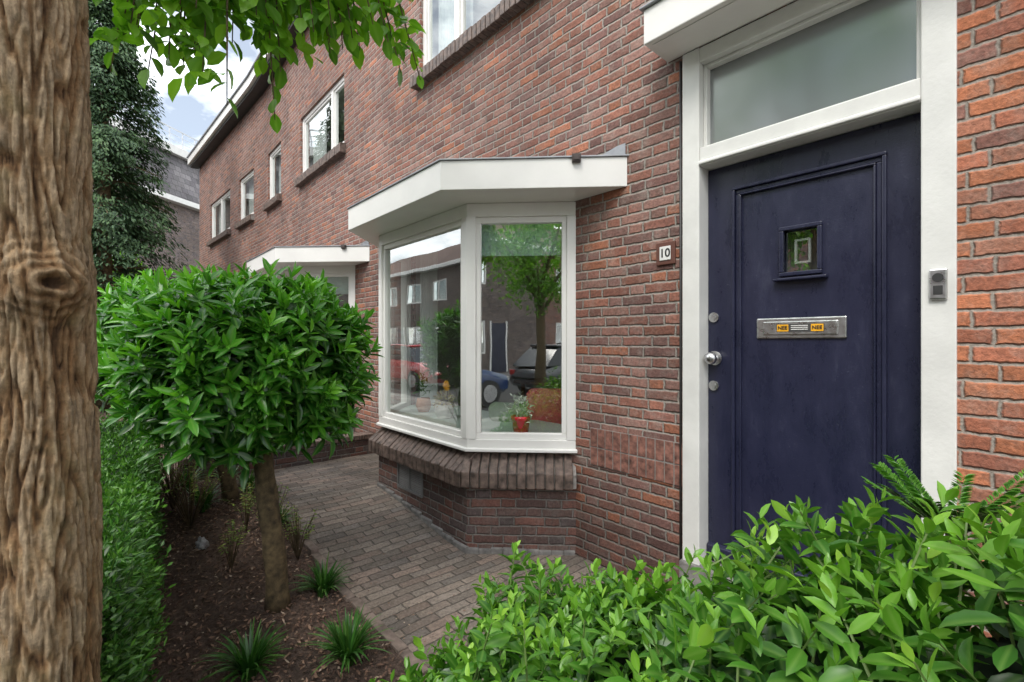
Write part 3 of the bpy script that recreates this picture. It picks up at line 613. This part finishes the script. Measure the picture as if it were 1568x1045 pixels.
# ---------------------------------------------------------------- ball laurel trees
def blob(name,c,r,mat,parent,amp=.15,sub=24):
    v=[];f=[]
    for i in range(sub+1):
        th=math.pi*i/sub
        for k in range(2*sub):
            ph=math.pi*k/sub; d=Vector((math.sin(th)*math.cos(ph),math.sin(th)*math.sin(ph),math.cos(th))); s=1+amp*noise.noise(d*2.5+Vector(c))
            v.append((c[0]+d.x*r[0]*s,c[1]+d.y*r[1]*s,c[2]+d.z*r[2]*s))
    for i in range(sub):
        for k in range(2*sub): f.append((i*2*sub+k,(i+1)*2*sub+k,(i+1)*2*sub+(k+1)%(2*sub),i*2*sub+(k+1)%(2*sub)))
    return mk(name,v,f,mat,parent,True)
def balltree(c,r,base,tp,nsh,trad,L,seedv):
    G=group('laurel_tree'); z0=gz(base[0])-.03
    top=Vector((tp[0],tp[1],c[2]-r[2]*.5)); b=Vector((base[0],base[1],z0))
    pts=[b.lerp(top,t)+Vector((.02*math.sin(t*5),.02*math.cos(t*4),0)) for t in np.linspace(0,1,12)]
    tube('trunk',pts,[trad*1.25]+[trad*(1-.2*t)*(1+.06*math.sin(t*40)) for t in np.linspace(0,1,11)],bark2,G,16,.15)
    for i in range(12):
        a=i*2.4; e=Vector((c[0]+r[0]*.75*math.cos(a),c[1]+r[1]*.75*math.sin(a),c[2]-r[2]*.2+random.uniform(-.12,.2))); s=top+Vector((0,0,-.10+.01*i)); tube('branch_%d'%i,[s,s.lerp(e,.5)+Vector((0,0,-.05)),e],[trad*.42,trad*.28,.006],bark2,G,8)
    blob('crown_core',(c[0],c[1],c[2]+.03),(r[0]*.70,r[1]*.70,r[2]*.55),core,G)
    D=nrm(rng.normal(0,1,(nsh,3)))
    s=np.array([1+.15*noise.noise(Vector(d)*2.6+Vector((seedv,0,0)))+.09*noise.noise(Vector(d)*7) for d in D])
    q=(np.abs(D[:,0])**2.5+np.abs(D[:,1])**2.5+np.abs(D[:,2])**2.5)**(-1/2.5)
    tips=np.array(c)+D*(q*s*rng.uniform(.84,1.04,nsh))[:,None]*np.array(r)
    ax=D*np.array([1,1,.8])+[0,0,.75]+rng.normal(0,.27,(nsh,3))
    P,A,N,Ls,R=shoots(tips,ax,10,.10,L,(86,18))
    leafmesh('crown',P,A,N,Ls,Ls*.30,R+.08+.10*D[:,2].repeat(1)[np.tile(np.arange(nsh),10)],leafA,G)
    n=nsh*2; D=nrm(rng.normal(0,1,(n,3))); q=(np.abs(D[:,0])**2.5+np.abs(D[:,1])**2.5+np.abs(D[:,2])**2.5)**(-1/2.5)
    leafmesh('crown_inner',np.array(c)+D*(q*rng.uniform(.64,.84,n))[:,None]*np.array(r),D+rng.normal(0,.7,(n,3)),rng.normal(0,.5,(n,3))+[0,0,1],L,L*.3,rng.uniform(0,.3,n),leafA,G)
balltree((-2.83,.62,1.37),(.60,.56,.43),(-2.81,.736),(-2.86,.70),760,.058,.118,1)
balltree((-4.35,.55,1.42),(.75,.62,.50),(-4.51,.83),(-4.45,.7),620,.06,.118,5)
# ---------------------------------------------------------------- foreground bush
BG=group('laurel_bush')
xs=[-1.4,-1.24,-.95,-.7,-.54,-.42,-.29,-.12,.0,.1,.6]; hs_=[.50,.60,.74,.89,.87,.99,1.13,1.16,1.23,1.30,1.34]
def bh(x,y):
    h=np.interp(x,xs,hs_); h=h-.34*np.maximum(0,.97-y)-.9*np.maximum(0,y-1.03)
    return h
n=5600; X=rng.uniform(-1.20,.55,n); Y=rng.uniform(.05,1.18,n); keep=(Y>.27)&(np.hypot(X,Y)>.50)
keep&=~((X<-1.0)&(Y<.5)); X=X[keep];Y=Y[keep]
Z=bh(X,Y)+np.array([.07*noise.noise(Vector((a*3.3,b*3.3,1)))+.06*noise.noise(Vector((a*9,b*9,4))) for a,b in zip(X,Y)])+rng.normal(0,.018,len(X))
order=rng.permutation(len(X)); sel=[]; grid={}
for i in order:
    k=(int(X[i]/.05),int(Y[i]/.05))
    if k in grid: continue
    grid[k]=1; sel.append(i)
sel=np.array(sel); tips=np.column_stack([X,Y,Z])[sel]
ax=np.tile([0,.05,1.],(len(sel),1))+rng.normal(0,.34,(len(sel),3)); edge=(tips[:,1]>1.0)|(tips[:,0]<-1.05); ax[edge]+=np.where((tips[edge,0]<-1.05)[:,None],[-.7,.1,0],[0,.6,0])
spr=rng.uniform(0,1,len(sel))<.13; tips[spr,2]+=rng.uniform(.03,.13,spr.sum())
P,A,N,Ls,R=shoots(tips,ax,11,.11,.058,(98,18))
ok=np.linalg.norm(P-[0,0,1.47],axis=1)>.43
leafmesh('leaves',P[ok],A[ok],N[ok],Ls[ok],Ls[ok]*.42,R[ok]+.05,leafB,BG)
n=700
fx=rng.uniform(-1.18,.5,n); fzt=bh(fx,np.full(n,1.05)); fz=rng.uniform(.1,1,n)*fzt; fp_=np.column_stack([fx,1.14+rng.normal(0,.025,n),fz])
m_=320; gy=rng.uniform(.4,1.1,m_); gzz=rng.uniform(.1,1,m_)*bh(np.full(m_,-1.15),gy); gp=np.column_stack([-1.20+rng.normal(0,.03,m_),gy,gzz])
tp=np.vstack([fp_,gp]); axx=np.vstack([np.tile([0,.9,.6],(n,1)),np.tile([-.9,0,.6],(m_,1))])+rng.normal(0,.25,(n+m_,3))
P,A,N,Ls,R=shoots(tp,axx,7,.09,.058,(95,25)); leafmesh('side_leaves',P,A,N,Ls,Ls*.42,R-.05,leafB,BG)
v=[];f=[];gx=np.linspace(-1.1,.6,40);gyy=np.linspace(.24,1.06,20)
for a in gx:
    for b in gyy: v.append((a,b,float(bh(a,b))-.18+.03*noise.noise(Vector((a*6,b*6,0)))))
for i in range(39):
    for j in range(19): q=i*20+j; f.append((q,q+20,q+21,q+1))
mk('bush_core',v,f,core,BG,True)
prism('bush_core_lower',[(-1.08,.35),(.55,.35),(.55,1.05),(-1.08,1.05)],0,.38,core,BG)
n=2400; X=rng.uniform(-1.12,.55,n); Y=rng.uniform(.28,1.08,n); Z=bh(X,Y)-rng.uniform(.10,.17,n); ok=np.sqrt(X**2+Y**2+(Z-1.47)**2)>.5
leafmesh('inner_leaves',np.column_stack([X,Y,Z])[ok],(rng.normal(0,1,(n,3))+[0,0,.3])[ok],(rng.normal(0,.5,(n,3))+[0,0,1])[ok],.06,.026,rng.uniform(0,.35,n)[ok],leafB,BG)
stems=MB()
for i in range(0,len(tips),2):
    t=tips[i]; a=nrm(ax[i])
    p=Vector(t); q=p-Vector(a)*.22; w=.0022
    if (q-Vector((0,0,1.47))).length<.45: continue
    stems.hexa([(q.x-w,q.y-w,q.z),(q.x+w,q.y-w,q.z),(q.x+w,q.y+w,q.z),(q.x-w,q.y+w,q.z),(p.x-w*.5,p.y-w*.5,p.z),(p.x+w*.5,p.y-w*.5,p.z),(p.x+w*.5,p.y+w*.5,p.z),(p.x-w*.5,p.y+w*.5,p.z)])
stems.done('stems',simple('green_stem',(.10,.16,.04),.6),BG)
YB=group('yew_shrub'); n=3600; t=rng.uniform(0,1,n); k=rng.integers(0,18,n); ba=rng.uniform(0,6.28,18); bl=rng.uniform(.12,.22,18)
P=np.array([-.13,1.36,1.06])+np.column_stack([np.cos(ba[k])*bl[k]*t,np.sin(ba[k])*bl[k]*t*.7,bl[k]*t*.6]); sd=rng.choice([-1,1],n)
D=np.column_stack([np.cos(ba[k]),np.sin(ba[k])*.7,np.full(n,.6)]); S=np.cross(D,[0,0,1])*sd[:,None]
leafmesh('needles',P,D*.6+S,np.tile([0,0,1.],(n,1))+rng.normal(0,.2,(n,3)),.024,.005,rng.uniform(.4,1,n),leafH,YB,T_dia)
tube('stem',[(-.13,1.36,0),(-.13,1.36,1.08)],[.02,.01],bark2,YB,8)

# ---------------------------------------------------------------- small bed plants
def grass(x,y,nb,L,name='grass_clump'):
    G=group(name); v=[];f=[];rn=[]
    z0=gz(x)
    for i in range(nb):
        a=random.uniform(0,6.28); l=L*random.uniform(.6,1.1); w=.006*random.uniform(.8,1.3); lean=random.uniform(.25,1.1); d=Vector((math.cos(a),math.sin(a),0)); s=Vector((-d.y,d.x,0)); r0=random.uniform(0,.03); rv=random.random()
        b=len(v)
        for k in range(7):
            t=k/6; p=Vector((x,y,z0))+d*(r0+l*lean*.75*t*t**.4)+Vector((0,0,l*(t-.62*lean*t*t)))
            ww=w*(1-t**3)+.0006; v+= [p-s*ww,p+s*ww]; rn+=[rv*.6+.4*t]*2
        for k in range(6): f.append((b+2*k,b+2*k+1,b+2*k+3,b+2*k+2))
    o=mk('blades',v,f,leafG,G,True); a=o.data.attributes.new('rnd','FLOAT','POINT'); a.data.foreach_set('value',rn); a=o.data.attributes.new('mid','FLOAT','POINT'); a.data.foreach_set('value',[1.]*len(rn))
grass(-2.75,.98,120,.25); grass(-2.10,.86,120,.27); grass(-2.3,.50,110,.27); grass(-4.3,.62,110,.3); grass(-4.6,1.0,90,.28); grass(-3.7,1.0,60,.2); grass(-5.0,.6,90,.3); grass(-4.9,.9,80,.28)
def shrub(x,y,h,nb,mat,name='small_shrub'):
    G=group(name); P=[];A=[];N=[];LL=[];R=[]
    for i in range(nb):
        a=random.uniform(0,6.28); e=Vector((x+math.cos(a)*h*.5*random.random(),y+math.sin(a)*h*.5*random.random(),gz(x)+h*random.uniform(.6,1))); s=Vector((x,y,gz(x))); m1=s.lerp(e,.5)+Vector((0,0,.04))
        tube('twig_%d'%i,[s,m1,e],[.004,.003,.0012],bark2,G,5); spray([m1,m1.lerp(e,.5),e],11,.03,P,A,N,LL,R)
    leafmesh('leaves',np.array([tuple(p) for p in P]),np.array([tuple(p) for p in A]),np.array([tuple(p) for p in N]),np.array(LL),np.array(LL)*.45,np.array(R),mat,G,T_dia)
yl=leafmat('yellow_green_leaf',[(0,(.05,.13,.02)),(.6,(.16,.24,.05)),(1,(.35,.36,.10))],.3)
shrub(-3.2,.98,.36,16,yl); shrub(-3.5,.90,.40,14,yl); shrub(-3.3,.62,.35,10,yl); shrub(-4.0,.5,.55,26,yl); shrub(-4.5,.45,.7,34,yl); shrub(-5.0,.35,.8,34,yl); shrub(-3.75,.8,.35,12,yl)
sn=group('garden_stone'); blob('stone',(-3.67,.52,gz(-3.67)+.025),(.05,.03,.035),simple('pale_stone',(.42,.42,.44),.6,var=.4,scale=30),sn,.9,10)

# ---------------------------------------------------------------- conifer & far things
def conifer(x,y,h,r,nb,npl,zb=1.2):
    G=group('conifer_tree'); tube('trunk',[(x,y,0),(x+.05,y,h*.5),(x,y,h)],[.16,.1,.02],bark2,G,10)
    z=zb+(h-zb)*rng.uniform(0,1,nb)**.95; a=rng.uniform(0,6.28,nb); ln=r*(1-((z-zb)/(h-zb))**2.2*.8)*rng.uniform(.55,1.12,nb)
    for i in range(0,nb,4):
        d=Vector((math.cos(a[i]),math.sin(a[i]),0)); tube('branch_%d'%i,[(x,y,z[i]),Vector((x,y,z[i]+.05))+d*ln[i]*.5,Vector((x,y,z[i]-.15))+d*ln[i]*.95],[.025,.015,.004],bark2,G,5)
    k=np.repeat(np.arange(nb),npl); n=len(k); t=rng.uniform(.15,1,n)**.7
    d=np.column_stack([np.cos(a[k]),np.sin(a[k]),np.zeros(n)]); side=np.column_stack([-d[:,1],d[:,0],np.zeros(n)])
    P=np.array([x,y,0])+d*(ln[k]*t)[:,None]+side*(rng.normal(0,.14,n)*(1.2-t*.6))[:,None]; P[:,2]=z[k]+.25*t-.42*t*t*ln[k]-np.abs(rng.normal(0,.15,n))
    leafmesh('crown',P,d*.7+side*rng.normal(0,.4,n)[:,None]+np.array([0,0,-.7])+rng.normal(0,.2,(n,3)),d*.6+[0,0,.8]+rng.normal(0,.3,(n,3)),rng.uniform(.06,.13,n),rng.uniform(.03,.055,n),.10+.55*t*rng.uniform(.5,1.3,n)+.22*np.sin(k*7.7),leafK,G,T_dia)
conifer(-12.0,.12,8.3,1.40,420,120,.8)
def dectree(x,y,h,r,name='street_tree',nl=5000,th=2.3):
    G=group(name); tube('trunk',[(x,y,-.05),(x+.04,y,1.2),(x,y,th),(x+.05,y+.05,h*.7)],[.16,.125,.11,.05],bark2,G,14,.15)
    for i in range(9):
        a=i*2.4; tube('limb_%d'%i,[(x,y,th-.1+.1*i),(x+r*.4*math.cos(a),y+r*.4*math.sin(a),th+.5+.15*i),(x+r*.8*math.cos(a),y+r*.8*math.sin(a),th+.7+.25*i)],[.06,.04,.012],bark2,G,7)
    c=nrm(rng.normal(0,1,(150,3)))*rng.uniform(.45,1,(150,1))*np.array([r,r,(h-th)/2])+np.array([x,y,(h+th)/2]); i=rng.integers(0,150,nl)
    leafmesh('crown',c[i]+rng.normal(0,.14,(nl,3)),rng.normal(0,1,(nl,3)),rng.normal(0,.6,(nl,3))+[0,0,1],.11,.065,rng.uniform(0,.9,nl)*.6+.4*((i*37)%10)/10,leafC,G,T_dia)
dectree(3.9,-4.0,4.9,1.45); dectree(-30,-3,6,2,nl=3000); dectree(12,-3.5,6,2,nl=3500)
dectree(-15.6,-.1,4.2,1.1,'garden_tree',6000,1.2)

BH=group('grey_brick_house')
FG=Fr((-21.8,-1.3),(-26.3,4.3))
wall('wall_front',FG,-4,9,-.1,7.4,[(1.4,2.6,1,2.6),(4,5.2,1,2.6),(1.4,2.6,4.4,5.9)],brickG,BH)
for (p,q,r,s) in ((1.4,2.6,1,2.6),(4,5.2,1,2.6),(1.4,2.6,4.4,5.9)): window(FG,p,q,r,s,[],BH)
m=MB(); m.fb(FG,-4,9,-.1,.35,7.4,7.62); m.done('eave',whiteg,BH,.01)
mk('mansard_roof',[FG(-4,.15,7.63),FG(9,.15,7.63),FG(9,-.6,9.75),FG(-4,-.6,9.75)],[(0,1,2,3)],brickmat('slate_tiles',[(.14,.13,.14),(.18,.17,.175),(.12,.115,.12)],(.05,.05,.05),L=.3,row=.25,mw=.006,headers=False,smear=0),BH)
m=MB(); m.fb(FG,-4,9,-7,-.35,9.75,10.1); m.done('roof_edge',whiteg,BH,.01)
m=MB(); rl=simple('railing_steel',(.45,.47,.5),.4,.3)
for k in range(20): m.fb(FG,-3.9+k*.68,-3.86+k*.68,-1.0,-.96,10.1,11.1)
m.fb(FG,-4,9,-1.0,-.95,11.1,11.15)
for zz in (10.35,10.6,10.85): m.fb(FG,-4,9,-.99,-.97,zz,zz+.02)
m.done('roof_railing',rl,BH)

def OPf(a,b,z): return (a,-12.2+b,z)
OPf.L=100
for hi,(x0,x1,mt) in enumerate(((-64,-40,brick),(-40,-22,brickG),(-22,-4,brick),(-4,12,brickG),(12,34,brick))):
    G=group('opposite_brick_house'); holes=[]; x=x0+1.2
    while x<x1-2.4:
        holes+= [(x,x+1.7,.9,2.4),(x,x+1.7,4.0,5.3)]; x+=3.2
    wall('wall_front',OPf,x0+.002,x1,-.1,6.0,holes,mt,G)
    fm=MB(); gv=[];gf=[];dk=MB(); dr=MB()
    for h in holes:
        a0,a1,z0,z1=h; fm.fb(OPf,a0,a1,-.1,-.02,z0,z0+.08); fm.fb(OPf,a0,a1,-.1,-.02,z1-.08,z1)
        for q in (a0,a0+.8,a1-.08): fm.fb(OPf,q,q+.08,-.1,-.018,z0+.08,z1-.08)
        gf.append(tuple(len(gv)+i for i in range(4))); gv+=[(a0,-12.26,z0),(a1,-12.26,z0),(a1,-12.26,z1),(a0,-12.26,z1)]
        dk.box(a0,a1,-12.7,-12.6,z0,z1)
        if z0<1: dr.fb(OPf,a1+.35,a1+1.2,0,.04,.05,2.3); fm.fb(OPf,a1+.27,a1+.345,0,.06,.05,2.4); fm.fb(OPf,a1+1.205,a1+1.28,0,.06,.05,2.4)
    fm.done('window_frames',white,G); mk('window_glass',gv,gf,glass,G); dk.done('window_rooms',dark,G); dr.done('doors',navy,G)
    m=MB(); m.fb(OPf,x0,x1-.004,-.1,.4,6.0,6.2); m.done('eave',white,G)
    mk('roof',[(x0,-11.8,6.21),(x1,-11.8,6.21),(x1,-15.6,8.4),(x0,-15.6,8.4)],[(0,1,2,3)],tile,G)
    for q in (x0+2,x1-3): box('chimney',q,q+.8,-14.6,-14,7,9.4,mt,G)

# ---------------------------------------------------------------- cars
def car(x,y,col,ang=0):
    G=group('parked_car'); paint=simple('car_paint',col,.25,var=.03,coat=1)
    st=[(-2.1,.62,.42,.62),(-2.02,.78,.25,.78),(-1.5,.86,.2,.9),(-.6,.88,.2,.95),(.5,.88,.2,.96),(1.3,.86,.2,.88),(1.95,.8,.25,.72),(2.12,.62,.38,.58)]
    v=[];f=[]
    for (sx,w,zb,zt) in st:
        prof=[(-w*.8,zb),(-w,zb+.12),(-w,zt-.14),(-w*.9,zt),(w*.9,zt),(w,zt-.14),(w,zb+.12),(w*.8,zb)]
        v+=[(sx,p,q) for p,q in prof]
    for i in range(len(st)-1):
        for k in range(8): f.append((i*8+k,i*8+(k+1)%8,(i+1)*8+(k+1)%8,(i+1)*8+k))
    f.append(tuple(range(8))[::-1]); f.append(tuple((len(st)-1)*8+k for k in range(8)))
    mk('body',v,f,paint,G,True,.03)
    v=[];st=[(-1.95,.74,.86,.87),(-1.35,.62,.9,1.38),(-.4,.62,.93,1.46),(.35,.6,.93,1.42),(1.15,.7,.88,.89)]
    for (sx,w,zb,zt) in st: v+=[(sx,-.8 if zt>1 else -w,zb),(sx,-w,zt),(sx,w,zt),(sx,.8 if zt>1 else w,zb)]
    f=[]
    for i in range(4):
        for k in range(3): f.append((i*4+k,i*4+k+1,(i+1)*4+k+1,(i+1)*4+k))
    f+= [(0,3,2,1),(16,17,18,19)]
    cg=simple('car_glass',(.02,.025,.03),.08); mk('greenhouse',v,f,cg,G,False,.02)
    m=MB(); m.box(-1.4,.4,-.6,.6,1.40,1.475); m.done('roof_panel',paint,G,.03)
    for sx in (-1.3,1.3):
        for sy in (-.8,.8):
            cylY('wheel',(sx,.3),.32,sy-.1,sy+.1,black,G); cylY('hubcap',(sx,.3),.2,sy-.11,sy+.11,metal,G)
    m=MB(); m.box(1.98,2.08,-.7,-.4,.55,.68); m.box(1.98,2.08,.4,.7,.55,.68); m.done('headlights',simple('lamp_glass',(.7,.7,.7),.1),G,.02)
    m=MB(); m.box(-2.1,-2.03,-.72,-.5,.6,.76); m.box(-2.1,-2.03,.5,.72,.6,.76); m.done('taillights',simple('lamp_red',(.4,.01,.01),.2),G,.02)
    G.location=(x,y,-.12); G.rotation_euler=(0,0,ang)
car(-14.8,-4.6,(.5,.02,.03)); car(-20.5,-4.6,(.5,.5,.52)); car(1.2,-5.2,(.02,.06,.2)); car(6.6,-5.2,(.05,.055,.065)); car(12,-5.2,(.03,.05,.12)); car(-9.3,-9,(.4,.4,.42))

# ---------------------------------------------------------------- world, sun, camera
w=bpy.data.worlds.new('World'); sc.world=w; w.use_nodes=True; nt=w.node_tree; nt.nodes.clear()
o=nt.nodes.new('ShaderNodeOutputWorld'); bg=nt.nodes.new('ShaderNodeBackground'); nt.links.new(bg.outputs[0],o.inputs[0])
sk=nt.nodes.new('ShaderNodeTexSky'); sk.sky_type='NISHITA'; sk.sun_disc=False; sk.sun_elevation=math.radians(52); sk.sun_rotation=math.radians(160)
sk.air_density=1.2; sk.dust_density=1.0
tc=nt.nodes.new('ShaderNodeTexCoord'); mp=nt.nodes.new('ShaderNodeMapping'); nt.links.new(tc.outputs['Generated'],mp.inputs[0]); mp.inputs['Scale'].default_value=(1,1,2.2)
n=NOISE(nt,mp.outputs[0],2.6,6,.6)
f=MAPR(nt,n.outputs[0],.38,.56,.15,1)
nt.links.new(MIX(nt,f,sk.outputs[0],(19,19.3,19.6)),bg.inputs[0]); bg.inputs[1].default_value=.15
S=bpy.data.lights.new('sun','SUN'); S.energy=2.6; S.angle=math.radians(22); S.color=(1,.95,.88)
so=bpy.data.objects.new('sun',S); sc.collection.objects.link(so)
az=math.radians(160)
el=math.radians(52); d=Vector((math.sin(az)*math.cos(el),math.cos(az)*math.cos(el),math.sin(el)))
so.rotation_euler=d.to_track_quat('Z','Y').to_euler(); so.location=(0,0,20)
cam=bpy.data.cameras.new('camera'); co=bpy.data.objects.new('camera',cam); sc.collection.objects.link(co)
co.location=(0,0,1.47); co.rotation_euler=(math.pi/2,0,math.radians(48.5)); cam.lens=16.53; cam.sensor_width=36; cam.clip_start=.02; cam.clip_end=1500
sc.camera=co
